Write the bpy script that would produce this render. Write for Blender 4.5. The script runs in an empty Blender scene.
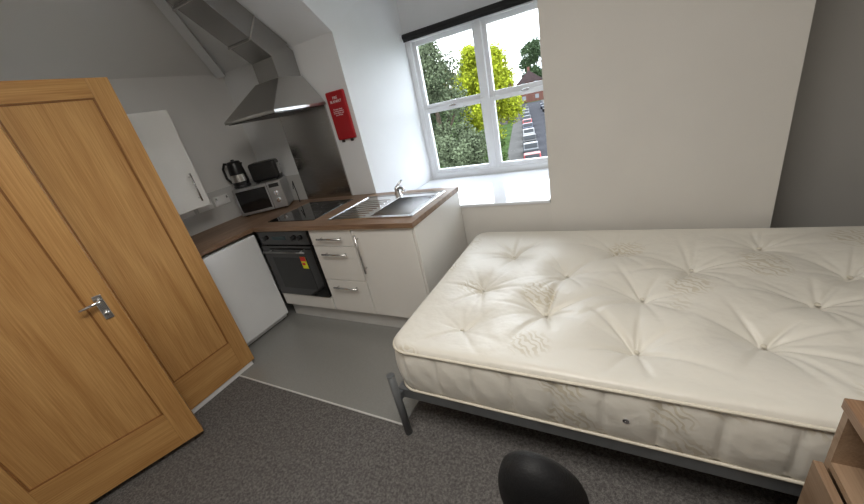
import bpy, bmesh, math, random
from mathutils import Vector, Matrix
S=bpy.context.scene
COL=S.collection
random.seed(7)

# ------------------------------------------------------------------ materials
def mat(name,col,rough=.5,metal=0,var=0,vscale=8,bump=0,bscale=60,spec=None,coat=0,emis=None,trans=0):
    m=bpy.data.materials.new(name);m.use_nodes=True;nt=m.node_tree;b=nt.nodes['Principled BSDF']
    b.inputs['Base Color'].default_value=(*col,1);b.inputs['Roughness'].default_value=rough;b.inputs['Metallic'].default_value=metal
    if spec is not None:b.inputs['Specular IOR Level'].default_value=spec
    b.inputs['Coat Weight'].default_value=coat
    if trans:b.inputs['Transmission Weight'].default_value=trans
    if emis:
        b.inputs['Emission Color'].default_value=(*emis[0],1);b.inputs['Emission Strength'].default_value=emis[1]
    tc=nt.nodes.new('ShaderNodeTexCoord')
    if var:
        n=nt.nodes.new('ShaderNodeTexNoise');n.inputs['Scale'].default_value=vscale;n.inputs['Detail'].default_value=4
        nt.links.new(tc.outputs['Object'],n.inputs['Vector'])
        r=nt.nodes.new('ShaderNodeValToRGB');r.color_ramp.elements[0].position=.3;r.color_ramp.elements[1].position=.7
        r.color_ramp.elements[0].color=(*[max(0,c*(1-var)) for c in col],1);r.color_ramp.elements[1].color=(*[min(1,c*(1+var)) for c in col],1)
        nt.links.new(n.outputs['Fac'],r.inputs['Fac']);nt.links.new(r.outputs['Color'],b.inputs['Base Color'])
    if bump:
        n=nt.nodes.new('ShaderNodeTexNoise');n.inputs['Scale'].default_value=bscale;n.inputs['Detail'].default_value=3
        nt.links.new(tc.outputs['Object'],n.inputs['Vector'])
        bp=nt.nodes.new('ShaderNodeBump');bp.inputs['Strength'].default_value=bump;bp.inputs['Distance'].default_value=.01
        nt.links.new(n.outputs['Fac'],bp.inputs['Height']);nt.links.new(bp.outputs['Normal'],b.inputs['Normal'])
    return m

def wood(name,c1,c2,axis='Z',rough=.4,scale=1.0,fine=1.0):
    m=bpy.data.materials.new(name);m.use_nodes=True;nt=m.node_tree;b=nt.nodes['Principled BSDF'];b.inputs['Roughness'].default_value=rough
    tc=nt.nodes.new('ShaderNodeTexCoord');mp=nt.nodes.new('ShaderNodeMapping')
    s=[9,9,9];s['XYZ'.index(axis)]=.7
    mp.inputs['Scale'].default_value=[v*scale for v in s];nt.links.new(tc.outputs['Object'],mp.inputs['Vector'])
    n=nt.nodes.new('ShaderNodeTexNoise');n.inputs['Scale'].default_value=1.6;n.inputs['Detail'].default_value=5;n.inputs['Distortion'].default_value=.6
    nt.links.new(mp.outputs['Vector'],n.inputs['Vector'])
    mp2=nt.nodes.new('ShaderNodeMapping');s=[150,150,150];s['XYZ'.index(axis)]=3.5
    mp2.inputs['Scale'].default_value=[v*scale*fine for v in s];nt.links.new(tc.outputs['Object'],mp2.inputs['Vector'])
    n2=nt.nodes.new('ShaderNodeTexNoise');n2.inputs['Scale'].default_value=1.5;n2.inputs['Detail'].default_value=2
    nt.links.new(mp2.outputs['Vector'],n2.inputs['Vector'])
    mx=nt.nodes.new('ShaderNodeMath');mx.operation='MULTIPLY_ADD';mx.inputs[1].default_value=.5
    nt.links.new(n2.outputs['Fac'],mx.inputs[0])
    m2=nt.nodes.new('ShaderNodeMath');m2.operation='MULTIPLY';m2.inputs[1].default_value=.5
    nt.links.new(n.outputs['Fac'],m2.inputs[0]);nt.links.new(m2.outputs[0],mx.inputs[2])
    r=nt.nodes.new('ShaderNodeValToRGB');r.color_ramp.elements[0].position=.37;r.color_ramp.elements[1].position=.63
    r.color_ramp.elements[0].color=(*c1,1);r.color_ramp.elements[1].color=(*c2,1)
    nt.links.new(mx.outputs[0],r.inputs['Fac']);nt.links.new(r.outputs['Color'],b.inputs['Base Color'])
    return m

def carpet_mat():
    m=bpy.data.materials.new('carpet');m.use_nodes=True;nt=m.node_tree;b=nt.nodes['Principled BSDF'];b.inputs['Roughness'].default_value=1;b.inputs['Specular IOR Level'].default_value=.1
    tc=nt.nodes.new('ShaderNodeTexCoord')
    n=nt.nodes.new('ShaderNodeTexNoise');n.inputs['Scale'].default_value=240;n.inputs['Detail'].default_value=2
    n3=nt.nodes.new('ShaderNodeTexNoise');n3.inputs['Scale'].default_value=85;n3.inputs['Detail'].default_value=4
    for q in (n,n3): nt.links.new(tc.outputs['Object'],q.inputs['Vector'])
    a=nt.nodes.new('ShaderNodeMath');a.operation='ADD';nt.links.new(n.outputs['Fac'],a.inputs[0]);nt.links.new(n3.outputs['Fac'],a.inputs[1])
    h=nt.nodes.new('ShaderNodeMath');h.operation='MULTIPLY';h.inputs[1].default_value=.5;nt.links.new(a.outputs[0],h.inputs[0])
    r=nt.nodes.new('ShaderNodeValToRGB');e=r.color_ramp.elements
    e[0].position=.38;e[0].color=(.072,.067,.065,1);e[1].position=.62;e[1].color=(.205,.193,.185,1)
    x=e.new(.5);x.color=(.128,.120,.116,1)
    nt.links.new(h.outputs[0],r.inputs['Fac']);nt.links.new(r.outputs['Color'],b.inputs['Base Color'])
    bp=nt.nodes.new('ShaderNodeBump');bp.inputs['Strength'].default_value=.3;bp.inputs['Distance'].default_value=.003
    nt.links.new(n.outputs['Fac'],bp.inputs['Height']);nt.links.new(bp.outputs['Normal'],b.inputs['Normal'])
    return m

def tick_mat(name,vs,mk0,mk1):
    # ivory damask mattress ticking with sparse woven leaf sprays
    m=bpy.data.materials.new(name);m.use_nodes=True;nt=m.node_tree;b=nt.nodes['Principled BSDF']
    b.inputs['Roughness'].default_value=.40;b.inputs['Sheen Weight'].default_value=.15
    L=nt.links.new;N=nt.nodes.new
    tc=N('ShaderNodeTexCoord')
    v=N('ShaderNodeTexVoronoi');v.inputs['Scale'].default_value=vs;v.inputs['Randomness'].default_value=.8;L(tc.outputs['Object'],v.inputs['Vector'])
    mk=N('ShaderNodeValToRGB');mk.color_ramp.elements[0].position=mk0;mk.color_ramp.elements[0].color=(1,1,1,1);mk.color_ramp.elements[1].position=mk1;mk.color_ramp.elements[1].color=(0,0,0,1)
    L(v.outputs['Distance'],mk.inputs['Fac'])
    w=N('ShaderNodeTexWave');w.wave_type='BANDS';w.bands_direction='DIAGONAL';w.inputs['Scale'].default_value=16;w.inputs['Distortion'].default_value=10;w.inputs['Detail'].default_value=1.5;w.inputs['Detail Scale'].default_value=1.3
    L(tc.outputs['Object'],w.inputs['Vector'])
    r=N('ShaderNodeValToRGB');r.color_ramp.elements[0].position=.55;r.color_ramp.elements[0].color=(0,0,0,1);r.color_ramp.elements[1].position=.7;r.color_ramp.elements[1].color=(1,1,1,1)
    L(w.outputs['Fac'],r.inputs['Fac'])
    mu=N('ShaderNodeMath');mu.operation='MULTIPLY';L(mk.outputs['Color'],mu.inputs[0]);L(r.outputs['Color'],mu.inputs[1])
    m3=N('ShaderNodeMath');m3.operation='MULTIPLY';m3.inputs[1].default_value=.6;L(mu.outputs[0],m3.inputs[0])
    mix=N('ShaderNodeMix');mix.data_type='RGBA';mix.inputs['A'].default_value=(.755,.72,.645,1);mix.inputs['B'].default_value=(.54,.47,.33,1)
    L(m3.outputs[0],mix.inputs['Factor']);L(mix.outputs['Result'],b.inputs['Base Color'])
    n=N('ShaderNodeTexNoise');n.inputs['Scale'].default_value=14;n.inputs['Detail'].default_value=2.5;L(tc.outputs['Object'],n.inputs['Vector'])
    ad=N('ShaderNodeMath');ad.operation='MULTIPLY_ADD';ad.inputs[1].default_value=.08;L(mu.outputs[0],ad.inputs[0]);L(n.outputs['Fac'],ad.inputs[2])
    bp=N('ShaderNodeBump');bp.inputs['Strength'].default_value=.5;bp.inputs['Distance'].default_value=.012
    L(ad.outputs[0],bp.inputs['Height']);L(bp.outputs['Normal'],b.inputs['Normal'])
    return m

def brushed(name,col,rough=.28):
    m=mat(name,col,rough,1);nt=m.node_tree;b=nt.nodes['Principled BSDF']
    tc=nt.nodes.new('ShaderNodeTexCoord');mp=nt.nodes.new('ShaderNodeMapping');mp.inputs['Scale'].default_value=(3,3,200)
    nt.links.new(tc.outputs['Object'],mp.inputs['Vector'])
    n=nt.nodes.new('ShaderNodeTexNoise');n.inputs['Scale'].default_value=2;nt.links.new(mp.outputs['Vector'],n.inputs['Vector'])
    r=nt.nodes.new('ShaderNodeMapRange');r.inputs['To Min'].default_value=rough-.08;r.inputs['To Max'].default_value=rough+.12
    nt.links.new(n.outputs['Fac'],r.inputs['Value']);nt.links.new(r.outputs['Result'],b.inputs['Roughness'])
    return m

def brick_mat(name,c1,c2,mo,s=1.2):
    m=mat(name,c1,.9,spec=.1);nt=m.node_tree;b=nt.nodes['Principled BSDF'];tc=nt.nodes.new('ShaderNodeTexCoord')
    k=nt.nodes.new('ShaderNodeTexBrick');k.inputs['Scale'].default_value=s;k.inputs['Color1'].default_value=(*c1,1);k.inputs['Color2'].default_value=(*c2,1);k.inputs['Mortar'].default_value=(*mo,1)
    nt.links.new(tc.outputs['Object'],k.inputs['Vector']);nt.links.new(k.outputs['Color'],b.inputs['Base Color']);return m

WALL=mat('wall_paint',(.69,.665,.625),.85,var=.02,vscale=3,bump=.06,bscale=150)
WALLL=mat('wall_paint_kitchen',(.76,.75,.73),.8,var=.02,vscale=3,bump=.05,bscale=150)
WALLW=mat('wall_paint_white',(.80,.81,.82),.8,var=.015,vscale=3,bump=.05,bscale=150)
WALLS=mat('slope_paint',(.74,.735,.72),.85,var=.015,vscale=3,bump=.05,bscale=150)
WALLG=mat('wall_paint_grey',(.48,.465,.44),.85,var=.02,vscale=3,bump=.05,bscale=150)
TRIM=mat('trim_gloss_white',(.82,.82,.82),.25,var=.01)
SILL=mat('sill_gloss_white',(.80,.82,.86),.10,var=.01,coat=.5)
WINW=mat('window_frame_white',(.85,.86,.88),.3,var=.01)
GLASS=mat('window_glass',(1,1,1),0,trans=1);GLASS.node_tree.nodes['Principled BSDF'].inputs['IOR'].default_value=1.02
CARPET=carpet_mat()
VINYL=mat('vinyl_floor',(.26,.258,.245),.26,var=.06,vscale=160)
OAKZ=wood('oak_veneer_upright',(.42,.205,.062),(.60,.34,.125),'Z',.36)
OAKY=wood('oak_veneer_rail',(.42,.205,.062),(.60,.34,.125),'Y',.36)
OAKM=mat('oak_moulding',(.27,.115,.032),.4,var=.15,vscale=30)
WALNUTX=wood('worktop_walnut_x',(.15,.085,.048),(.34,.215,.135),'X',.4)
WALNUTY=wood('worktop_walnut_y',(.15,.085,.048),(.34,.215,.135),'Y',.4)
DESKW=wood('desk_wood',(.20,.11,.06),(.33,.20,.12),'Y',.45)
DESKE=wood('desk_wood_pale',(.24,.15,.09),(.35,.235,.15),'Y',.45)
CABW=mat('cabinet_white',(.80,.78,.74),.3,var=.01)
FRW=mat('fridge_white',(.86,.87,.88),.3,var=.01)
PLW=mat('plinth_white',(.62,.61,.59),.4,var=.02)
STEEL=mat('stainless_steel',(.56,.55,.535),.30,1,var=.02,vscale=4)
STEELD=mat('stainless_duct',(.40,.395,.385),.27,1,var=.03,vscale=4)
FILT=mat('filter_mesh',(.16,.16,.16),.5,.8,var=.2,vscale=200)
STEELP=brushed('stainless_splash',(.50,.49,.475),.22)
SINKM=brushed('sink_steel',(.78,.78,.78),.16)
CHROME=mat('chrome',(.85,.85,.87),.1,1,var=.01)
HANDLE=mat('brushed_nickel',(.62,.61,.6),.25,1,var=.02)
DHANDLE=mat('dark_steel',(.30,.30,.30),.3,1,var=.02)
BLK=mat('black_plastic',(.012,.012,.013),.35,var=.1)
BGL=mat('black_glass',(.008,.008,.009),.06,var=.05,coat=.5)
BGR=mat('ring_grey',(.05,.05,.05),.3,var=.05)
BLIND=mat('blind_fabric_black',(.015,.015,.017),.7,var=.1)
REDM=mat('fire_red',(.42,.010,.016),.35,var=.03)
WHITEM=mat('print_white',(.9,.9,.9),.5,var=.01)
YELM=mat('print_yellow',(.85,.85,.03),.5,var=.01)
REDP=mat('print_red',(.75,.04,.03),.5,var=.01)
SOCK=mat('socket_white',(.88,.88,.87),.3,var=.01)
TILE=mat('splash_tile_white',(.62,.615,.60),.15,var=.02,vscale=5)
FRAME=mat('bed_frame_grey',(.20,.21,.22),.35,.5,var=.08,vscale=20)
TICK=tick_mat('mattress_ticking',3.2,.24,.36)
TICKS=tick_mat('mattress_border_ticking',4.2,.34,.46)
PIPE=mat('mattress_piping',(.68,.63,.53),.6,var=.04,vscale=50)
LEATH=mat('black_leather',(.011,.011,.012),.62,var=.15,vscale=30,bump=.2,bscale=180,spec=.3)
SILV=mat('silver_plastic',(.50,.51,.52),.3,.7,var=.03)
FILLM=mat('fill_panel_glow',(1,1,1),.5,emis=((1,.97,.92),3))  # glow for the added fill panel overhead

# ------------------------------------------------------------------ builders
def finish(me,name,mats,parent=None,loc=(0,0,0),smooth=False,rot=None):
    o=bpy.data.objects.new(name,me);COL.objects.link(o)
    for m in (mats if isinstance(mats,(list,tuple)) else [mats]): me.materials.append(m)
    o.location=loc
    if rot:o.rotation_euler=rot
    if parent:o.parent=parent
    if smooth:
        for p in me.polygons:p.use_smooth=True
    return o
def tag(o,label,cat,group=None):
    o['label']=label;o['category']=cat
    if group:o['group']=group
    return o
def struct(o):
    o['kind']='structure';return o
def empty(name,loc,rz=0):
    o=bpy.data.objects.new(name,None);o.empty_display_size=.1;o.location=loc;o.rotation_euler=(0,0,rz);COL.objects.link(o);return o
def boxes(parent,name,items,mats,bevel=0,seg=2,orig=None):
    bm=bmesh.new()
    if orig is None:
        lo=[min(i[k] for i in items) for k in (0,2,4)];hi=[max(i[k] for i in items) for k in (1,3,5)]
        orig=[(a+b)/2 for a,b in zip(lo,hi)]
    for it in items:
        mi=it[6] if len(it)>6 else 0
        vs=[bm.verts.new((it[i]-orig[0],it[2+j]-orig[1],it[4+k]-orig[2])) for i in(0,1) for j in(0,1) for k in(0,1)]
        for f in ((0,1,3,2),(4,6,7,5),(0,4,5,1),(2,3,7,6),(0,2,6,4),(1,5,7,3)):
            fc=bm.faces.new([vs[i] for i in f]);fc.material_index=mi
    bmesh.ops.recalc_face_normals(bm,faces=bm.faces)
    me=bpy.data.meshes.new(name);bm.to_mesh(me);bm.free()
    o=finish(me,name,mats,parent,orig)
    if bevel:
        b=o.modifiers.new('bevel','BEVEL');b.width=bevel;b.segments=seg;b.limit_method='ANGLE'
    return o
def box(parent,name,x0,x1,y0,y1,z0,z1,m,bevel=0,seg=2):
    return boxes(parent,name,[(x0,x1,y0,y1,z0,z1)],m,bevel,seg)
def each(parent,name,items,m,bevel=0,seg=2):
    return [boxes(parent,name,[i],m,bevel,seg) for i in items]
def poly(parent,name,verts,faces,m,loc=(0,0,0),smooth=False,bevel=0):
    me=bpy.data.meshes.new(name);me.from_pydata([tuple(Vector(v)-Vector(loc)) for v in verts],[],faces);me.update()
    bm=bmesh.new();bm.from_mesh(me);bmesh.ops.recalc_face_normals(bm,faces=bm.faces);bm.to_mesh(me);bm.free()
    o=finish(me,name,m,parent,loc,smooth)
    if bevel:
        b=o.modifiers.new('bevel','BEVEL');b.width=bevel;b.segments=2;b.limit_method='ANGLE'
    return o
def prism(parent,name,pts,axis,a0,a1,m,bevel=0):
    def mk(p,a):
        l=list(p);l.insert(axis,a);return l
    n=len(pts);vs=[mk(p,a0) for p in pts]+[mk(p,a1) for p in pts]
    fs=[list(range(n)),list(range(2*n-1,n-1,-1))]+[[i,(i+1)%n,n+(i+1)%n,n+i] for i in range(n)]
    c=[sum(v[k] for v in vs)/len(vs) for k in range(3)]
    return poly(parent,name,vs,fs,m,c,bevel=bevel)
def tube(parent,name,pts,r,m,seg=10,closed=False,caps=True,start=0):
    pts=[Vector(p) for p in pts];n=len(pts);rs=r if isinstance(r,(list,tuple)) else [r]*n
    bm=bmesh.new();rings=[];up=None
    for i,p in enumerate(pts):
        if closed:t=(pts[(i+1)%n]-pts[i-1]).normalized()
        else:t=(pts[min(i+1,n-1)]-pts[max(i-1,0)]).normalized()
        if up is None:up=Vector((0,0,1)) if abs(t.z)<.9 else Vector((0,1,0))
        s=t.cross(up).normalized();up=s.cross(t).normalized()
        rings.append([bm.verts.new(p-pts[0]+(s*math.cos(start+2*math.pi*k/seg)+up*math.sin(start+2*math.pi*k/seg))*rs[i]) for k in range(seg)])
    for i in range(n if closed else n-1):
        a=rings[i];b=rings[(i+1)%n]
        for k in range(seg):bm.faces.new((a[k],a[(k+1)%seg],b[(k+1)%seg],b[k]))
    if not closed and caps:
        bm.faces.new(rings[0]);bm.faces.new(rings[-1])
    bmesh.ops.recalc_face_normals(bm,faces=bm.faces)
    me=bpy.data.meshes.new(name);bm.to_mesh(me);bm.free()
    return finish(me,name,m,parent,pts[0],smooth=seg>6)
def lathe(parent,name,prof,m,loc=(0,0,0),seg=28,rot=None,caps=True):
    bm=bmesh.new();R=[[bm.verts.new((r*math.cos(2*math.pi*k/seg),r*math.sin(2*math.pi*k/seg),z)) for k in range(seg)] for r,z in prof]
    for a,b in zip(R,R[1:]):
        for k in range(seg):bm.faces.new((a[k],a[(k+1)%seg],b[(k+1)%seg],b[k]))
    if caps:
        bm.faces.new(R[0]);bm.faces.new(R[-1])
    bmesh.ops.recalc_face_normals(bm,faces=bm.faces)
    me=bpy.data.meshes.new(name);bm.to_mesh(me);bm.free()
    o=finish(me,name,m,parent,loc,rot=rot,smooth=True)
    e=o.modifiers.new('es','EDGE_SPLIT');e.split_angle=math.radians(40)
    return o
def text(parent,name,s,size,m,loc,rot,ext=.0006):
    cu=bpy.data.curves.new(name,'FONT');cu.body=s;cu.size=size;cu.extrude=ext;cu.align_x='CENTER';cu.align_y='CENTER'
    t=bpy.data.objects.new('tmp',cu);COL.objects.link(t);bpy.context.view_layer.update()
    me=bpy.data.meshes.new_from_object(t.evaluated_get(bpy.context.evaluated_depsgraph_get()))
    bpy.data.objects.remove(t);me.name=name
    for _ in range(len(me.materials)):me.materials.pop()
    return finish(me,name,m,parent,loc,rot=rot)

# ------------------------------------------------------------------ room shell
XL=-.65;YB=.75;ZK=2.17;ZC=2.75
KB=.73;KL=.93
struct(box(None,'floor',XL-.1,4.7,-3.3,1.9,-.1,0,CARPET))
vin=struct(box(None,'floor_vinyl',XL,1.66,-.71,YB,0,.004,VINYL))
struct(box(None,'trim_5',.20,1.66,-.716,-.706,0,.007,PLW,.002))
struct(box(None,'wall_left',XL-.1,XL,-3.3,YB+.1,0,ZK,WALLL))
struct(box(None,'wall_back',XL,.749,YB,YB+.1,0,ZK,WALLW))
yT=YB-(ZC-ZK)/KB;xT=XL+(ZC-ZK)/KL
struct(prism(None,'ceiling_slope_back',[(YB+.1,ZK-.073),(yT-.05,ZC+.036),(yT-.05,ZC+.1),(YB+.1,ZK)],0,XL-.1,.749,WALLW))
struct(prism(None,'ceiling_slope_left',[(XL-.1,ZK-.093),(xT+.05,ZC+.046),(xT+.05,ZC+.12),(XL-.1,ZK)],1,-3.3,YB+.1,WALLS))
struct(box(None,'ceiling',XL-.1,4.7,-3.3,1.9,ZC,ZC+.1,WALLW))
hp=[(XL+.02,YB-.03,ZK+.0),(XL+(xT-XL),yT,ZC)]
struct(tube(None,'trim_1',hp,.055,WALLW,seg=4,start=math.pi/4))
# dormer cheek (left), splayed
ck=[(.75,yT,ZC),(.75,YB+.0,ZK),(.75,YB+.001,ZK-.001),(.75,YB+.001,0),(.82,1.71,0),(.82,1.71,ZC)]
cb=[(.70,v[1],v[2]) for v in ck]
struct(poly(None,'wall_dormer_left',ck+cb,[[0,1,2,3,4,5],[11,10,9,8,7,6]]+[[i,(i+1)%6,6+(i+1)%6,6+i] for i in range(6)],WALLW,(.75,1.2,1.2)))
# window wall
struct(boxes(None,'wall_window',[(.66,2.33,1.71,1.85,0,.765),(.66,2.33,1.71,1.85,2.14,ZC),(.66,.83,1.71,1.85,.765,2.14)],WALLW))
struct(box(None,'wall_below_window',.752,2.24,YB,1.70,0,.725,WALL))
struct(box(None,'trim_2',.76,2.238,YB-.012,1.70,.727,.75,SILL,.006))
struct(box(None,'wall_chimney_breast',2.24,3.43,YB,1.85,0,ZC,WALL))
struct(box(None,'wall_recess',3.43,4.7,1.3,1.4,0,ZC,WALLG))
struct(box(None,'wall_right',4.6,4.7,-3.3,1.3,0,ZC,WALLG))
struct(box(None,'wall_front',XL,4.7,-3.4,-3.3,0,ZC,WALL))
struct(boxes(None,'wall_cupboard',[(XL,.165,-1.9,-.59,0,2.0)],WALL))
struct(box(None,'baseboard_left',.166,.20,-1.85,-.585,0,.04,TRIM,.003))

# window
WX0,WX1,WZ0,WZ1,WY=.83,2.29,.765,2.14,1.76
win=struct(empty('window_1',(1.56,WY,WZ0)))
ox,oy,oz=1.56,WY,WZ0
def wb(name,its,m,bevel=.004):
    return boxes(win,name,[(a-ox,b-ox,c-oy,d-oy,e-oz,f-oz) for a,b,c,d,e,f in its],m,bevel)
wb('frame',[(WX0,WX0+.045,1.715,1.8,WZ0,WZ1),(WX1-.045,WX1,1.715,1.8,WZ0,WZ1),(WX0+.045,WX1-.045,1.715,1.8,WZ0,WZ0+.045),(WX0+.045,WX1-.045,1.715,1.8,WZ1-.045,WZ1),
            (1.535,1.585,1.715,1.8,WZ0+.045,WZ1-.045)],WINW)
for a,b in ((WX0+.045,1.535),(1.585,WX1-.045)):
    for z0,z1,y0 in ((WZ0+.045,1.475,1.722),(1.475,WZ1-.045,1.745)):
        t=.042
        wb('sash',[(a,a+t,y0,y0+.04,z0,z1),(b-t,b,y0,y0+.04,z0,z1),(a+t,b-t,y0,y0+.04,z0,z0+t),(a+t,b-t,y0,y0+.04,z1-t,z1)],WINW)
        wb('glass_pane',[(a+t,b-t,y0+.018,y0+.022,z0+t,z1-t)],GLASS,0)
    cx=(a+b)/2
    wb('sash_fastener',[(cx-.035,cx+.035,1.70,1.722,1.462,1.474),(cx-.01,cx+.045,1.695,1.71,1.474,1.482)],HANDLE,.002)
bl=empty('roller_blind',(1.5,1.66,2.14));tag(bl,'rolled-up black roller blind above the window','blind')
tube(bl,'blind_roll',[(-.66,0,0),(.72,0,0)],.026,BLIND,16)
box(bl,'blind_bracket',-.68,-.66,-.03,.05,-.03,.03,WINW)
box(bl,'blind_bracket',.715,.735,-.03,.05,-.03,.03,WINW)
box(bl,'bottom_bar',-.65,.71,-.03,-.02,-.045,-.02,BLIND,.003)

# ------------------------------------------------------------------ oak doors
def oak_door(name,w,h,loc,rz,handle):
    d=struct(empty(name,loc,rz));T=.04;st=.105;br=.235;tr=.095
    boxes(d,'door_frame',[(0,T,0,st,0,h,0),(0,T,w-st,w,0,h,0),(0,T,st,w-st,0,br,1),(0,T,st,w-st,h-tr,h,1)],[OAKZ,OAKY],.002)
    box(d,'door_panel',.012,T-.008,st,w-st,br,h-tr,OAKZ)
    q=.009
    boxes(d,'panel_moulding',[(T-.009,T-.003,st,st+q,br,h-tr),(T-.009,T-.003,w-st-q,w-st,br,h-tr),(T-.009,T-.003,st+q,w-st-q,br,br+q),(T-.009,T-.003,st+q,w-st-q,h-tr-q,h-tr)],OAKM,.002)
    if handle:
        hd=empty('door_handle',(T,w-.055,.93));hd.parent=d
        box(hd,'backplate',0,.008,-.018,.018,-.065,.065,HANDLE,.006,3)
        tube(hd,'lever',[(.008,0,.035),(.028,0,.035),(.035,-.012,.035),(.036,-.075,.03)],[.009,.009,.009,.007],CHROME,12)
        tube(hd,'thumb_turn',[(.008,0,-.03),(.022,0,-.03)],.011,CHROME,14)
    return d
oak_door('door_1',.76,1.98,(.165,-1.83,.04),-math.atan2(.27,.69)+0,True)
oak_door('door_2',.60,1.98,(.168,-1.165,.04),0,False)

# ------------------------------------------------------------------ kitchen
WT=.905
wt=empty('kitchen_worktop',(0,0,WT-.035));tag(wt,'L-shaped walnut-effect laminate worktop over the white units','worktop')
SX0,SX1,SY0,SY1=.76,1.50,.08,.62
boxes(wt,'long_run',[(0.0,SX0+.34,-.02,.745,0,.035),(SX0+.34,1.555,-.02,SY0+.03,0,.035),(SX0+.34,1.555,SY1-.03,.745,0,.035),(1.49,1.555,SY0+.03,SY1-.03,0,.035)],WALNUTX)
box(wt,'return_run',XL+.002,0.0,-.578,.745,0,.035,WALNUTY)
sp=box(None,'splashback',-.1,.475,.736,.75,WT,1.74,STEELP);tag(sp,'tall brushed stainless steel splashback behind the hob','splashback')
struct(boxes(None,'trim_3',[(XL+.0,-.102,.742,.75,WT,1.16)],TILE))
struct(boxes(None,'trim_4',[(XL,XL+.008,-.578,.74,WT,1.20)],TILE))
hb=empty('ceramic_hob',(.33,.35,WT));tag(hb,'black ceramic hob set in the worktop below the hood','hob')
box(hb,'glass_top',-.27,.27,-.25,.25,0,.006,BGL,.002)
for x,y,r in ((-.13,-.11,.085),(.13,-.11,.07),(-.13,.12,.07),(.12,.12,.085)):
    lathe(hb,'cooking_zone',[(r-.003,.0062),(r,.0064)],BGR,(x,y,0),caps=False)
sk=empty('kitchen_sink',(1.13,.345,WT));tag(sk,'stainless steel inset sink with ribbed drainer','sink')
def sink():
    cx,cy=1.13,.345
    bx0,bx1,by0,by1=1.125,1.46,.125,.535
    its=[(SX0,bx0,SY0,SY1,0,.005),(bx1,SX1,SY0,SY1,0,.005),(bx0,bx1,SY0,by0,0,.005),(bx0,bx1,by1,SY1,0,.005)]
    its+=[(SX0,SX1,SY0,SY0+.012,.005,.009),(SX0,SX1,SY1-.012,SY1,.005,.009),(SX0,SX0+.012,SY0,SY1,.005,.009),(SX1-.012,SX1,SY0,SY1,.005,.009)]
    boxes(sk,'sink_top',[(a-cx,b-cx,c-cy,d-cy,e,f) for a,b,c,d,e,f in its],SINKM,.002)
    its=[(SX0+.06,bx0-.05,SY0+.06+.05*i,SY0+.075+.05*i,.0045,.0085) for i in range(8)]
    boxes(sk,'drainer_ribs',[(a-cx,b-cx,c-cy,d-cy,e,f) for a,b,c,d,e,f in its],SINKM,.002)
    t=.004;dz=-.13
    its=[(bx0,bx0+t,by0,by1,dz,0.004),(bx1-t,bx1,by0,by1,dz,0.004),(bx0,bx1,by0,by0+t,dz,0.004),(bx0,bx1,by1-t,by1,dz,0.004),(bx0,bx1,by0,by1,dz-t,dz)]
    boxes(sk,'basin',[(a-cx,b-cx,c-cy,d-cy,e,f) for a,b,c,d,e,f in its],SINKM)
    lathe(sk,'plughole',[(.032,dz+.001),(.03,dz+.004),(.004,dz+.001)],CHROME,((bx0+bx1)/2-cx,(by0+by1)/2-cy,0))
sink()
tp=empty('mixer_tap',(1.10,.575,WT+.005));tag(tp,'chrome mixer tap with lever and curved spout on the sink','tap')
lathe(tp,'tap_body',[(.028,0),(.026,.02),(.022,.03),(.022,.07),(.014,.08)],CHROME)
tube(tp,'spout',[(0,0,.04),(.03,-.02,.07),(.07,-.05,.085),(.11,-.08,.08),(.125,-.09,.06)],.012,CHROME,12)
tube(tp,'lever',[(0,0,.075),(.01,.005,.09),(.05,.02,.125)],[.012,.009,.008],CHROME,10)

def bar_handle(parent,p0,p1,out,r=.006,m=HANDLE):
    p0=Vector(p0);p1=Vector(p1);o=Vector(out);d=(p1-p0)*.12
    a=tube(parent,'handle',[p0+o,p1+o],r,m,10)
    bm=bmesh.new();bm.from_mesh(a.data)
    for q in (p0+d,p1-d):
        mt=Matrix.Translation(q+o*.5-p0-o)@o.to_track_quat('Z','Y').to_matrix().to_4x4()
        bmesh.ops.create_cone(bm,cap_ends=True,segments=10,radius1=r*.8,radius2=r*.8,depth=o.length,matrix=mt)
    bm.to_mesh(a.data);bm.free()
    return a
Zt=WT-.037
ou=empty('oven_housing',(.30,.35,0));tag(ou,'white base unit housing the built-in oven','kitchen cabinet')
boxes(ou,'body',[(-.30,-.285,-.33,.37,.15,Zt),(.285,.30,-.33,.37,.15,Zt),(-.285,.285,-.33,.37,.15,.165)],CABW)
box(ou,'filler_panel',-.297,.297,-.35,-.332,.15,.262,CABW,.002)
ov=empty('built_in_oven',(.30,0,.27));tag(ov,'black built-in electric oven with steel bar handle','oven')
box(ov,'body',-.28,.28,.03,.5,.0,.585,BLK)
box(ov,'control_panel',-.295,.295,-.005,.028,.475,.592,BGL,.003)
box(ov,'door',-.295,.295,-.012,.028,.0,.468,BGL,.004)
box(ov,'door_window',-.2,.2,-.0135,-.011,.07,.36,mat('oven_window',(.012,.013,.014),.1,var=.05))
bar_handle(ov,(-.24,-.012,.425),(.24,-.012,.425),(0,-.035,0),.007,DHANDLE)
for x in (-.2,.13,.2):
    lathe(ov,'knob',[(.02,0),(.018,.018),(.002,.02)],BLK,(x,-.005,.535),18,(math.pi/2,0,0))
box(ov,'display',-.12,.04,-.0068,-.0045,.52,.55,mat('display_dark',(.02,.05,.06),.1,var=.05))
boxes(ov,'energy_label',[(.13,.19,-.0150,-.0137,.27,.375,0),(.13,.19,-.0156,-.015,.335,.375,1),(.136,.17,-.0156,-.015,.30,.322,1)],[YELM,REDP])
du=empty('drawer_unit',(.825,.35,0));tag(du,'white base unit with three drawers and bar handles','kitchen cabinet')
boxes(du,'body',[(-.21,-.195,-.33,.37,.15,Zt),(.185,.20,-.33,.37,.15,Zt),(-.195,.185,-.33,.37,.15,.165)],CABW)
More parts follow.
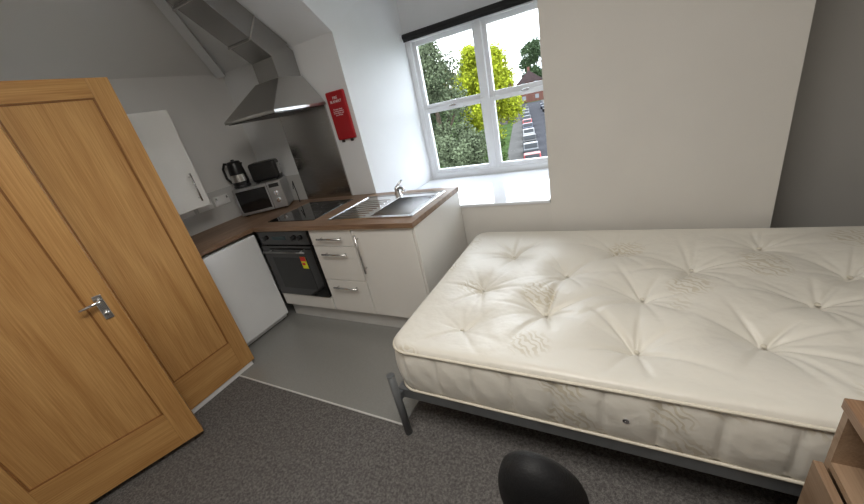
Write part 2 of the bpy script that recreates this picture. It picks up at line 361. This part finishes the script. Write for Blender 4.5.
for z0,z1,hz in ((.735,Zt-.004,.80),(.445,.729,.675),(.152,.439,.385)):
    dr=empty('drawer',(0,0,0));dr.parent=du
    box(dr,'drawer_front',-.208,.198,-.35,-.332,z0,z1,CABW,.002)
    bar_handle(dr,(-.12,-.35,hz),(.12,-.35,hz),(0,-.03,0),.007)
su=empty('sink_unit',(1.28,.35,0));tag(su,'white sink base unit with single door and end panel','kitchen cabinet')
boxes(su,'body',[(-.25,-.235,-.33,.37,.15,Zt),(.235,.25,-.33,.37,.15,Zt),(-.235,.235,-.33,.37,.15,.165)],CABW)
box(su,'end_panel',.252,.27,-.35,.385,0,Zt,CABW,.002)
dd=empty('cabinet_door',(0,0,0));dd.parent=su
box(dd,'door_front',-.248,.248,-.35,-.332,.152,Zt-.004,CABW,.002)
bar_handle(dd,(-.205,-.35,.53),(-.205,-.35,.83),(0,-.03,0),.007)
pl=box(None,'plinth',.0,1.53,.05,.066,0.004,.148,PLW);tag(pl,'white plinth board under the base units','plinth')
fr=empty('undercounter_fridge',(-.3,-.29,0));tag(fr,'white undercounter fridge beneath the return worktop','fridge')
box(fr,'body',-.27,.262,-.27,.27,.02,.845,FRW,.006)
box(fr,'door',.264,.30,-.272,.272,.06,.845,FRW,.01,3)
each(fr,'foot',[(.2,.24,-.25,-.21,.004,.02),(.2,.24,.21,.25,.004,.02),(-.24,-.2,-.25,-.21,.004,.02),(-.24,-.2,.21,.25,.004,.02)],BLK)

wc=empty('wall_cabinet',(XL,-.32,1.15));tag(wc,'white wall cabinet with bar handle over the return worktop','kitchen cabinet')
box(wc,'body',.010,.33,-.25,.25,0.052,.735,CABW,.002)
cd=empty('cabinet_door',(0,0,0));cd.parent=wc
box(cd,'door_front',.331,.35,-.25,.25,0,.735,CABW,.003)
bar_handle(cd,(.35,.18,.05),(.35,.18,.27),(.03,0,0),.007)

for i,y in enumerate((-.13,.05,.22)):
    s=empty('wall_socket',(XL+.008,y,1.105))
    tag(s,'white double electrical socket on the kitchen wall','socket','sockets along the kitchen wall')
    box(s,'faceplate',.0,.012,-.073,.073,-.043,.043,SOCK,.003)
    each(s,'switch',[(.012,.016,-.06,-.045,.008,.03),(.012,.016,.045,.06,.008,.03)],HANDLE,.001)

# hood
hd=empty('cooker_hood',(.2,.74,1.70));tag(hd,'stainless steel chimney cooker hood with angled boxed duct','cooker hood')
H=lambda x,y,z:(x-.2,y-.74,z-1.70)
hx0,hx1,hy0,hy1=-.1,.5,.19,.735
v=[H(hx0,hy0,1.70),H(hx1,hy0,1.70),H(hx1,hy1,1.70),H(hx0,hy1,1.70),H(hx0,hy0,1.722),H(hx1,hy0,1.722),H(hx1,hy1,1.722),H(hx0,hy1,1.722),
   H(.06,.48,1.95),H(.34,.48,1.95),H(.34,.735,1.95),H(.06,.735,1.95)]
poly(hd,'canopy',v,[(0,3,2,1),(0,1,5,4),(1,2,6,5),(2,3,7,6),(3,0,4,7),(4,5,9,8),(5,6,10,9),(6,7,11,10),(7,4,8,11),(8,9,10,11)],STEEL,bevel=.003)
box(hd,'grease_filter',*(hx0+.02-.2,hx1-.02-.2),hy0+.02-.74,hy1-.02-.74,-.006,-.001,FILT)
lx=lambda y:(y-.74)
prism(hd,'chimney',[(lx(.74),.25),(lx(.74),.44),(lx(.66),.51),(lx(.5),.40),(lx(.5),.25)],0,.08-.2,.32-.2,STEELD,.002)
off=.195/math.cos(math.atan(KB))
e=Vector((-1,KB)).normalized()
def sl(y):return ZK+KB*(YB-y)-.015
prism(hd,'angled_duct',[(lx(.70),sl(.70)-1.70),(lx(.04),sl(.04)-1.7),(lx(-.04),sl(-.04)-1.7),(lx(-.30),sl(-.04)-1.7),(lx(.50),sl(.5)-1.70-off)],0,.075-.2,.325-.2,STEELD,.002)
for y in (.47,.17):
    a=Vector((lx(y),sl(y)-1.70));nrm=Vector((-KB,-1)).normalized()
    q0=a;q1=a+e*.009;q2=q1+nrm*.201;q3=q0+nrm*.201
    prism(hd,'duct_collar',[q0,q1,q2,q3],0,.071-.2,.329-.2,STEEL,.001)

# fire blanket
fb=empty('fire_blanket',(.62,YB,1.59));tag(fb,'red fire blanket case with white lettering on the wall','fire blanket')
box(fb,'case',-.095,.095,-.03,0,-.19,.19,REDM,.012,3)
text(fb,'lettering','FIRE\nBLANKET',.028,WHITEM,(0,-.0308,.125),(math.pi/2,0,0))
text(fb,'small_print','Pull tapes down\nto release blanket\nCover flames and\nturn off heat',.015,WHITEM,(0,-.0308,.03),(math.pi/2,0,0),.0004)
each(fb,'pull_tape',[(-.06,-.035,-.025,-.015,-.21,-.19),(.035,.06,-.025,-.015,-.21,-.19)],mat('tape_dark',(.05,.04,.04),.6,var=.1))

# microwave etc.
A=math.atan2(.27,.37)
mw=empty('microwave',(-.315,.390,WT),A);tag(mw,'silver microwave oven standing diagonally in the worktop corner','microwave')
box(mw,'body',-.22,.22,.012,.265,.012,.27,SILV,.006)
box(mw,'door',-.22,.09,-.008,.011,.015,.268,BGL,.004)
boxes(mw,'door_trim',[(-.22,.09,-.012,-.008,.24,.268),(-.22,.09,-.012,-.008,.015,.04),(-.22,-.20,-.012,-.008,.04,.24),(.075,.09,-.012,-.008,.04,.24)],SILV,.002)
box(mw,'control_panel',.092,.22,-.008,.011,.015,.268,SILV,.004)
box(mw,'display',.11,.20,-.0095,-.0078,.215,.25,BLK)
for zz in (.16,.09):lathe(mw,'dial',[(.022,0),(.02,.015),(.002,.016)],CHROME,(.155,-.008,zz),18,(math.pi/2,0,0))
each(mw,'foot',[(-.2,-.17,.02,.05,0,.012),(.17,.2,.02,.05,0,.012),(-.2,-.17,.22,.25,0,.012),(.17,.2,.22,.25,0,.012)],BLK)
def mwp(x,y,z):
    return (-.31+x*math.cos(A)-y*math.sin(A),.392+x*math.sin(A)+y*math.cos(A),WT+z)
kt=empty('kettle',mwp(-.145,.085,.27),A+2.9);tag(kt,'black and steel jug kettle standing on the microwave','kettle')
kt.scale=(1.03,1.03,1.1)
lathe(kt,'power_base',[(.07,0),(.075,.008),(.07,.02)],BLK)
lathe(kt,'jug',[(.068,.021),(.072,.05),(.066,.14),(.058,.2),(.056,.205)],BLK)
lathe(kt,'lid',[(.057,.205),(.05,.217),(.015,.223),(.014,.232),(.003,.234)],BLK)
tube(kt,'handle',[(.05,0,.20),(.09,0,.21),(.12,0,.17),(.12,0,.09),(.09,0,.05),(.066,0,.05)],.011,BLK,10)
lathe(kt,'steel_band',[(.0735,.05),(.0700,.11)],HANDLE,caps=False)
poly(kt,'spout',[(-.045,-.02,.202),(-.045,.02,.202),(-.085,0,.198),(-.06,0,.15)],[(0,1,2),(0,2,3),(1,3,2),(0,3,1)],BLK)
to=empty('toaster',mwp(.085,.150,.27),A);tag(to,'black two-slot toaster with steel top standing on the microwave','toaster')
to.scale=(.98,1.0,1.1)
boxes(to,'body',[(-.13,.13,-.075,.075,.008,.165)],BLK,.025,4)
box(to,'top_plate',-.105,.105,-.052,.052,.165,.1665,HANDLE)
box(to,'side_plate',.1295,.1315,-.045,.045,.04,.13,HANDLE)
each(to,'bread_slot',[(-.09,.09,-.035,-.012,.1665,.168),(-.09,.09,.012,.035,.1665,.168)],BLK)
box(to,'lever',.131,.15,-.015,.015,.10,.118,SILV,.003)
each(to,'foot',[(-.11,-.09,-.06,.06,0,.008),(.09,.11,-.06,.06,0,.008)],BLK)
pc=tube(None,'power_cord',[mwp(.245,.25,.12),mwp(.27,.22,.20),mwp(.29,.15,.10),mwp(.30,.10,.006),mwp(.28,.2,.004)],.004,BLK,8);tag(pc,'black appliance power cord hanging to the worktop','cable')

# ------------------------------------------------------------------ bed
BX0,BX1,BY0,BY1=1.695,3.93,-.70,.67
ZM=.535;ZB0=.275
BC=(BX0+BX1)/2
bed=empty('bed_frame',(BC,-.005,0));tag(bed,'grey metal double bed frame under the mattress','bed frame')
fx0,fx1,fy0,fy1=BX0-.01-BC,BX1+.01-BC,-.695,.70
RZ0,RZ1=.215,.272
boxes(bed,'side_rail',[(fx0,fx1,fy0,fy0+.03,RZ0,RZ1)],FRAME,.003)
boxes(bed,'side_rail',[(fx0,fx1,fy1-.03,fy1,RZ0,RZ1)],FRAME,.003)
boxes(bed,'end_rail',[(fx0,fx0+.03,fy0+.03,fy1-.03,RZ0,RZ1)],FRAME,.003)
boxes(bed,'end_rail',[(fx1-.03,fx1,fy0+.03,fy1-.03,RZ0,RZ1)],FRAME,.003)
for x in (fx0+.02,fx1-.025):
    for y in (fy0-.040,fy1-.0):
        tube(bed,'leg',[(x,y,.0),(x,y,.395)],.02,FRAME,16)
        lathe(bed,'leg_cap',[(.0205,0),(.0205,.004),(.004,.007)],FRAME,(x,y,.395),16)
        box(bed,'leg_bracket',x-.012,x+.012,min(y,fy0 if y<0 else fy1),max(y,fy0+.01 if y<0 else fy1),.225,.265,FRAME)
each(bed,'slat',[(fx0+.1+.15*i,fx0+.16+.15*i,fy0+.03,fy1-.03,.257,.272) for i in range(14)],FRAME)
box(bed,'centre_rail',fx0+.03,fx1-.03,-.02,.02,.225,.257,FRAME)
box(bed,'centre_leg',-.02,.02,-.02,.02,0,.225,FRAME)

ms=empty('mattress',(BC,(BY0+BY1)/2,ZB0));tag(ms,'bare ivory tufted double mattress with woven leaf pattern','mattress')
def mattress():
    hx=(BX1-BX0)/2;hy=(BY1-BY0)/2;H=ZM-ZB0;R=.10
    cy=(BY0+BY1)/2
    tw=[(2.353,-.235),(2.736,-.434),(3.155,-.29),(2.41,.13),(2.77,-.06),(2.06,.33),(3.0,.24),(3.56,.226),(1.98,-.10),(2.66,.42),(3.38,-.02),(3.32,.48),(3.62,-.38),(2.0,-.48)]
    tufts=[(a-BC,b-cy) for a,b in tw]
    segs=[]
    for a in range(len(tufts)):
        for b in range(a+1,len(tufts)):
            d=math.hypot(tufts[a][0]-tufts[b][0],tufts[a][1]-tufts[b][1])
            if d<.50:segs.append((tufts[a],tufts[b]))
    rr=random.Random(5)
    rays=[[(rr.uniform(0,.8)+k_*6.283/9,rr.uniform(.4,1.4),rr.uniform(.12,.30)) for k_ in range(9)] for _ in tufts]
    amp=[1.2,1.15,1.25,.85,.9,.7,.9,.9,.65,.7,.85,.7,1.0,.5]
    def hgt(x,y):
        z=0
        for k,(tx,ty) in enumerate(tufts):
            dx=x-tx;dy=y-ty;r2=dx*dx+dy*dy
            if r2<.3:
                r=math.sqrt(r2);th=math.atan2(dy,dx)
                z-=amp[k]*(.030*math.exp(-r/.05)+.036*math.exp(-r2/.026))
                s=0
                for (a0,w_,ln) in rays[k]:
                    dth=(th-a0+math.pi)%(2*math.pi)-math.pi
                    if abs(dth)<1.2:
                        lat=r*math.sin(abs(dth));wd=.008+.040*r
                        if lat<4*wd:s+=w_*math.exp(-(lat/wd)**2)*math.exp(-(r/ln)**2)
                z-=amp[k]*.0115*s*min(1,r/.02)
        best=0
        for (a,b) in segs:
            ex=b[0]-a[0];ey=b[1]-a[1];l2=ex*ex+ey*ey
            t=((x-a[0])*ex+(y-a[1])*ey)/l2
            if 0<t<1:
                dd=abs((x-a[0])*ey-(y-a[1])*ex)/math.sqrt(l2)
                if dd<.18:best=max(best,(.004*math.exp(-(dd/.012)**2)+.013*math.exp(-(dd/.07)**2))*(.25+.75*abs(2*t-1)))
        z-=best
        z+=.004*math.sin(x*8+y*4)*math.cos(y*7-x*3)
        return z
    NX,NY=400,245
    vs=[];fs=[]
    for j in range(NY+1):
        for i in range(NX+1):
            x=-hx+2*hx*i/NX;y=-hy+2*hy*j/NY
            X=x;Y=y
            ax=abs(x)-(hx-R);ay=abs(y)-(hy-R)
            if ax>0 and ay>0:
                L=math.hypot(ax,ay);mxx=max(ax,ay);ax2=ax/L*mxx;ay2=ay/L*mxx
                X=math.copysign(hx-R+ax2,x);Y=math.copysign(hy-R+ay2,y)
            if ax>0 and ay>0:db=R-max(ax,ay)
            else:db=min(hx-abs(x),hy-abs(y))
            er=.035;e=0
            if db<er:e=-(er-math.sqrt(max(0,er*er-(er-db)**2)))*.7
            fade=min(1,db/.08)
            vs.append((X,Y,H+.018+hgt(X,Y)*fade+e))
    for j in range(NY):
        for i in range(NX):
            a=j*(NX+1)+i;fs.append((a,a+1,a+NX+2,a+NX+1))
    me=bpy.data.meshes.new('top_panel');me.from_pydata(vs,[],fs)
    finish(me,'top_panel',TICK,ms,(0,0,0),True)
    out=[]
    K=14
    for cx,cy_,a0 in ((hx-R,hy-R,0),(-hx+R,hy-R,90),(-hx+R,-hy+R,180),(hx-R,-hy+R,270)):
        for k in range(K+1):
            a=math.radians(a0+90*k/K);out.append((cx+R*math.cos(a),cy_+R*math.sin(a),math.cos(a),math.sin(a)))
    dense=[]
    for k,p in enumerate(out):
        q=out[(k+1)%len(out)];d=math.hypot(q[0]-p[0],q[1]-p[1]);n=max(1,int(d/.01))
        for s in range(n):
            t=s/n;dense.append(tuple(p[i]*(1-t)+q[i]*t for i in range(4)))
    rows=16;vs=[];fs=[];n=len(dense)
    cum=0;cl=[]
    for k in range(n):
        cl.append(cum);q=dense[(k+1)%n];cum+=math.hypot(q[0]-dense[k][0],q[1]-dense[k][1])
    for r in range(rows+1):
        t=r/rows
        for k,(x,y,nx_,ny_) in enumerate(dense):
            b=.018*math.sin(math.pi*t)**.6
            ph=(cl[k]%.17-.085)
            b+=-.010*math.exp(-(ph/.009)**2)*math.sin(math.pi*t)**.5-.004*math.exp(-(ph/.03)**2)
            b+=.0015*math.sin(cl[k]*60+t*9)*math.sin(math.pi*t)
            vs.append((x+nx_*(b-.004),y+ny_*(b-.004),.006+t*(H-.026)))
    for r in range(rows):
        for k in range(n):
            fs.append((r*n+k,r*n+(k+1)%n,(r+1)*n+(k+1)%n,(r+1)*n+k))
    fs.append(list(range(n-1,-1,-1)))
    me=bpy.data.meshes.new('side_border');me.from_pydata(vs,[],fs)
    finish(me,'side_border',TICKS,ms,(0,0,0),True)
    for zz in (.008,H-.013):
        tube(ms,'piping',[(x+nx_*.002,y+ny_*.002,zz+.001) for x,y,nx_,ny_ in dense],.0065,PIPE,8,closed=True)
    for (tx,ty) in tufts:
        lathe(ms,'tuft_button',[(.010,-.004),(.009,.001),(.004,.003),(.001,.0032)],PIPE,(tx,ty,H+.018+hgt(tx,ty)+.001),12)
    lathe(ms,'air_vent',[(.012,0),(.011,.004),(.005,.005),(.004,.002)],CHROME,(-.115,-hy-.014,H*.5),16,(math.pi/2,0,0))
mattress()

# ------------------------------------------------------------------ desk unit
dk=empty('drawer_chest',(3.13,-.82,0));tag(dk,'wood-effect desk pedestal with open shelf beside the bed','desk pedestal')
boxes(dk,'carcass',[(0.0,.5,-.02,0,0,.72),(0.0,.5,-.56,-.54,0,.72),(.48,.5,-.54,-.02,0,.72),(0.0,.48,-.54,-.02,.54,.56),(0.0,.48,-.54,-.02,.03,.05)],DESKE)
box(dk,'top',-.005,.51,-.57,.005,.72,.75,DESKW,.003)
for z0,z1 in ((.30,.535),(.05,.295)):
    q=empty('drawer',(0,0,0));q.parent=dk
    box(q,'drawer_front',-.022,-.003,-.558,-.002,z0,z1,DESKE,.002)
    bar_handle(q,(-.022,-.36,z1-.05),(-.022,-.2,z1-.05),(-.025,0,0))

# ------------------------------------------------------------------ office chair
ch=empty('office_chair',(2.452,-1.42,0),.0);tag(ch,'black leather office chair with rounded padded back','chair')
def pad(parent,name,w,h,d,loc,rot):
    bm=bmesh.new();bmesh.ops.create_uvsphere(bm,u_segments=48,v_segments=32,radius=1)
    for v_ in bm.verts:
        x,y,z=v_.co
        def se(t,e):return math.copysign(abs(t)**e,t)
        v_.co=(x*w/2,se(y,.7)*d/2-.02*(x*x),se(z,.95)*h/2)
    me=bpy.data.meshes.new(name);bm.to_mesh(me);bm.free()
    return finish(me,name,LEATH,parent,loc,True,rot)
pad(ch,'backrest',.23,.50,.13,(.045,.27,.515),(math.radians(-10),0,math.pi))
boxes(ch,'seat',[(-.20,.22,-.22,.22,.40,.47)],LEATH,.03,4)
tube(ch,'gas_column',[(0,0,.06),(0,0,.40)],.025,BLK,14)
for k in range(5):
    a=2*math.pi*k/5+.3
    tube(ch,'base_arm',[(0,0,.09),(.26*math.cos(a),.26*math.sin(a),.065)],[.025,.016],BLK,10)
    tube(ch,'castor',[(.26*math.cos(a)-.018*math.sin(a),.26*math.sin(a)+.018*math.cos(a),.027),(.26*math.cos(a)+.018*math.sin(a),.26*math.sin(a)-.018*math.cos(a),.027)],.027,BLK,16)

# ------------------------------------------------------------------ outside
GZ=-7
gr=box(None,'ground',-140,80,4,300,GZ-.2,GZ,mat('grass',(.035,.055,.02),1,var=.4,vscale=.4,spec=0));struct(gr)
rdir=math.atan2(.22,.97)
R0_=Vector((-3.4,38.8,GZ))
def rp(s,o):
    d=Vector((-.221,.975,0));n=Vector((.975,.221,0));return R0_+d*s+n*o
def strip(name,o0,o1,z,m):
    p=[rp(-35,o0),rp(-35,o1),rp(112,o1),rp(112,o0)]
    vs=[(q.x,q.y,GZ) for q in p]+[(q.x,q.y,GZ+z) for q in p]
    return struct(poly(None,name,vs,[(0,1,2,3),(7,6,5,4),(0,4,5,1),(1,5,6,2),(2,6,7,3),(3,7,4,0)],m))
strip('ground_road',-3.6,3.6,.03,mat('asphalt',(.042,.042,.046),1,var=.1,vscale=2,spec=0))
strip('ground_pavement',3.6,5.6,.12,mat('paving',(.075,.072,.07),1,var=.1,vscale=2,spec=0))
strip('ground_pavement',-5.6,-3.6,.12,mat('paving_b',(.07,.068,.065),1,var=.1,vscale=2,spec=0))
TYRE=mat('tyre',(.006,.006,.006),.8,var=.1,spec=.1)
CGL=mat('car_glass',(.006,.008,.010),.3,var=.1,spec=.2)
def car(loc,rz,col,cname):
    c=empty('car',loc,rz);tag(c,cname+' parked car on the street outside','car','cars parked along the street')
    m=mat('car_paint_'+cname,col,.4,var=.02,spec=.3)
    prism(c,'body',[(-2.1,.3),(2.1,.3),(2.15,.7),(1.95,.85),(1.0,.95),(.45,1.4),(-1.1,1.45),(-1.75,1.0),(-2.12,.9)],0,-.85,.85,m,.06)
    prism(c,'side_windows',[(.8,.97),(.4,1.33),(-1.05,1.37),(-1.5,1.0)],0,-.862,.862,CGL)
    prism(c,'front_windscreen',[(1.03,.98),(.50,1.40),(.42,1.38),(.92,.97)],0,-.72,.72,CGL)
    prism(c,'rear_windscreen',[(-1.76,1.04),(-1.18,1.45),(-1.1,1.42),(-1.62,1.02)],0,-.72,.72,CGL)
    for x in (-.8,.8):
        for y in (-1.3,1.35):
            tube(c,'wheel',[(x-.09,y,.32),(x+.09,y,.32)],.32,TYRE,16)
cols=[((.22,.008,.008),'red'),((.10,.105,.115),'silver'),((.012,.018,.035),'dark blue'),((.14,.14,.14),'white'),((.010,.010,.010),'black'),((.05,.055,.06),'grey')]
k=0
order=[0,2,5,1,4,0,3,5,2,1,0,4,5,3,2,0,1,4,5,2]
for s in (-2,5,12,19,27,34,42,50,60,70):
    for o in (-2.6,2.6):
        p=rp(s+(1.5 if o>0 else 0),o);cc=cols[order[k]];k+=1
        car((p.x,p.y,GZ+.03),rdir+(math.pi if o>0 else 0),*cc)
BR=brick_mat('house_brick',(.075,.032,.024),(.10,.045,.034),(.08,.075,.07))
ROOF=mat('roof_tile',(.045,.032,.032),1,var=.25,vscale=3,spec=.05)
HW=mat('house_window_frame',(.13,.14,.15),.4,var=.02,spec=.2)
def house(loc,rz,w,d,h,lab):
    c=empty('house',loc,rz);tag(c,lab,'house','houses along the street')
    box(c,'walls',-w/2,w/2,-d/2,d/2,0,h,BR)
    prism(c,'roof',[(-w/2-.3,h),(w/2+.3,h),(0,h+w*.42)],1,-d/2-.3,d/2+.3,ROOF)
    boxes(c,'chimney',[(-.5,.5,-d/4-.4,-d/4+.4,h+w*.25,h+w*.42+1.2)],BR)
    zs=[1,3.9] if h<7 else [1,3.9,6.6]
    for xs in (-w/2-.02,w/2-.04):
        for zz in zs:
            for yy in (-d/4,d/4):
                box(c,'house_window',xs,xs+.06,yy-.7,yy+.7,zz,zz+1.5,HW)
    for ys in (-d/2-.02,d/2-.04):
        for zz in zs:
            for xx in (-w/4,w/4):
                box(c,'house_window',xx-.7,xx+.7,ys,ys+.06,zz,zz+1.5,HW)
for s in (30,42,54,66,80):
    p=rp(s,11.5);house((p.x,p.y,GZ),rdir,9,10,5.6,'red brick house with tiled pitched roof beside the road')
for s in (52,64,76,88):
    p=rp(s,-11.5);house((p.x,p.y,GZ),rdir,9,10,5.6,'red brick house with tiled pitched roof beside the road')
for i,o in enumerate((-22,-11,0,11)):
    p=rp(120,o);house((p.x,p.y,GZ),rdir,10,9,8.6 if i%2 else 7.4,'tall red brick house facing down the street')
def leafm(name,c,v):
    return mat(name,c,.8,var=v,vscale=1.2,spec=.1)
BARK=mat('bark',(.05,.035,.022),.95,var=.3,vscale=5)
def tree(x,y,h,r,m,lab,seed,n=5000,leaf=.3,zb=.25):
    rr=random.Random(seed)
    t=empty('tree',(x,y,GZ));tag(t,lab,'tree','trees outside the window')
    tube(t,'trunk',[(0,0,0),(.1,.1,h*.35),(0,-.1,h*.7)],[r*.09,r*.07,r*.03],BARK,10)
    for k in range(5):
        a=k*1.3;tube(t,'branch',[(0,0,h*.35),(r*.5*math.cos(a),r*.5*math.sin(a),h*.6)],[r*.04,r*.015],BARK,6)
    bl=[]
    for k in range(38):
        zz=zb+(1-zb)*rr.uniform(.05,.93);f=math.sin(math.pi*min(1,(zz-zb)/(1-zb)*.8+.16))**.7
        a=rr.uniform(0,6.28);q=r*f*rr.uniform(.2,.78)
        bl.append((q*math.cos(a),q*math.sin(a),zz*h,r*rr.uniform(.2,.36)*(f*.5+.5)))
    vs=[];fs=[]
    for i in range(n):
        b=bl[rr.randrange(len(bl))]
        d=Vector((rr.gauss(0,1),rr.gauss(0,1),rr.gauss(0,1))).normalized()*b[3]*rr.uniform(.45,1.25)
        p=Vector(b[:3])+d
        u=Vector((rr.gauss(0,1),rr.gauss(0,1),rr.gauss(0,1))).normalized();w=u.cross(Vector((rr.gauss(0,1),rr.gauss(0,1),rr.gauss(0,1)))).normalized()
        s=leaf*rr.uniform(.6,1.2);k=len(vs)
        vs+=[p-u*s,p+w*s*.6,p+u*s,p-w*s*.6];fs.append((k,k+1,k+2,k+3))
    me=bpy.data.meshes.new('foliage');me.from_pydata(vs,[],fs)
    o=finish(me,'foliage',m,t,(0,0,0));o['kind']='stuff'
G1=leafm('leaves_dark',(.035,.055,.025),.45);G2=leafm('leaves_yellow',(.20,.23,.014),.4);G3=leafm('leaves_green',(.055,.09,.025),.45);G4=leafm('leaves_grey',(.065,.08,.045),.45);G5=leafm('leaves_autumn',(.12,.10,.04),.4)
tree(-10.2,25,13.2,3.7,G4,'tall dull green tree outside the window',1,26000,.12)
tree(-16.6,34,15.0,4.6,G1,'tall dark green tree outside the window',2,18000,.17)
tree(-9.9,36,13.0,3.9,G2,'bright yellow-green tree outside the window',3,26000,.14)
tree(-5.4,17.5,6.6,2.6,G4,'dull green tree close below the window',4,20000,.09)
tree(-10.6,18.6,7.8,2.6,G1,'dark green tree close below the window',5,15000,.11)
tree(-8.0,29.5,5.6,1.9,G3,'green tree at the roadside below the window',9,11000,.10)
tree(-18.5,58,14.0,3.8,G3,'green broadleaf tree further down the street',6,13000,.22)
tree(-29,60,12,3.6,G5,'autumn-tinted tree further down the street',8,8000,.25)
for i,(x,y,h) in enumerate(((-56,185,25),(-34,190,26),(-78,182,22),(-12,195,24))):
    tree(x,y,h,8.5,(G3,G1,G5)[i%3],'distant tree at the end of the street',20+i,9000,.5)

# ------------------------------------------------------------------ lights & world
lf=empty('added_fill_panel',(2.3,-1.3,ZC));tag(lf,'flat white panel added overhead as room fill','fill light')  # unseen panel, added overhead to go with the room fill
box(lf,'housing',-.3,.3,-.3,.3,-.03,0,TRIM,.004);box(lf,'diffuser',-.28,.28,-.28,.28,-.034,-.031,FILLM)
la=bpy.data.lights.new('room_fill','AREA');la.shape='SQUARE';la.size=1.1;la.energy=42;la.color=(1,.96,.89)  # area fill added to brighten the interior, no known fitting
lo=bpy.data.objects.new('room_fill',la);lo.location=(2.3,-1.5,ZC-.05);COL.objects.link(lo)
w=bpy.data.worlds.new('World');S.world=w;w.use_nodes=True;nt=w.node_tree;bg=nt.nodes['Background']
tc=nt.nodes.new('ShaderNodeTexCoord');n=nt.nodes.new('ShaderNodeTexNoise');n.inputs['Scale'].default_value=3;n.inputs['Detail'].default_value=5
nt.links.new(tc.outputs['Generated'],n.inputs['Vector'])
r=nt.nodes.new('ShaderNodeValToRGB');r.color_ramp.elements[0].position=.35;r.color_ramp.elements[0].color=(.72,.83,.98,1);r.color_ramp.elements[1].position=.6;r.color_ramp.elements[1].color=(.92,.97,1,1)
nt.links.new(n.outputs['Fac'],r.inputs['Fac']);nt.links.new(r.outputs['Color'],bg.inputs['Color']);bg.inputs['Strength'].default_value=8.0
wl=bpy.data.lights.new('window_portal','AREA');wl.shape='RECTANGLE';wl.size=1.5;wl.size_y=1.4;wl.energy=1
wl.cycles.is_portal=True
wo=bpy.data.objects.new('window_portal',wl);wo.location=(1.56,1.84,1.45);wo.rotation_euler=(math.radians(-90),0,0);COL.objects.link(wo)

# ------------------------------------------------------------------ camera
yaw,p,rr_,f=-.5444,.4065,.2206,343.538
F=Vector((math.sin(yaw)*math.cos(p),math.cos(yaw)*math.cos(p),-math.sin(p)))
R0=F.cross(Vector((0,0,1))).normalized();U0=R0.cross(F)
Rv=math.cos(rr_)*R0-math.sin(rr_)*U0;Uv=math.cos(rr_)*U0+math.sin(rr_)*R0
cam=bpy.data.cameras.new('camera');co=bpy.data.objects.new('camera',cam);COL.objects.link(co)
M=Matrix((( Rv.x,Uv.x,-F.x,2.6649),(Rv.y,Uv.y,-F.y,-1.6942),(Rv.z,Uv.z,-F.z,1.5503),(0,0,0,1)))
co.matrix_world=M
cam.sensor_width=36;cam.lens=36*f/864;cam.clip_start=.02;cam.clip_end=500
S.camera=co
S.view_settings.view_transform='Standard'
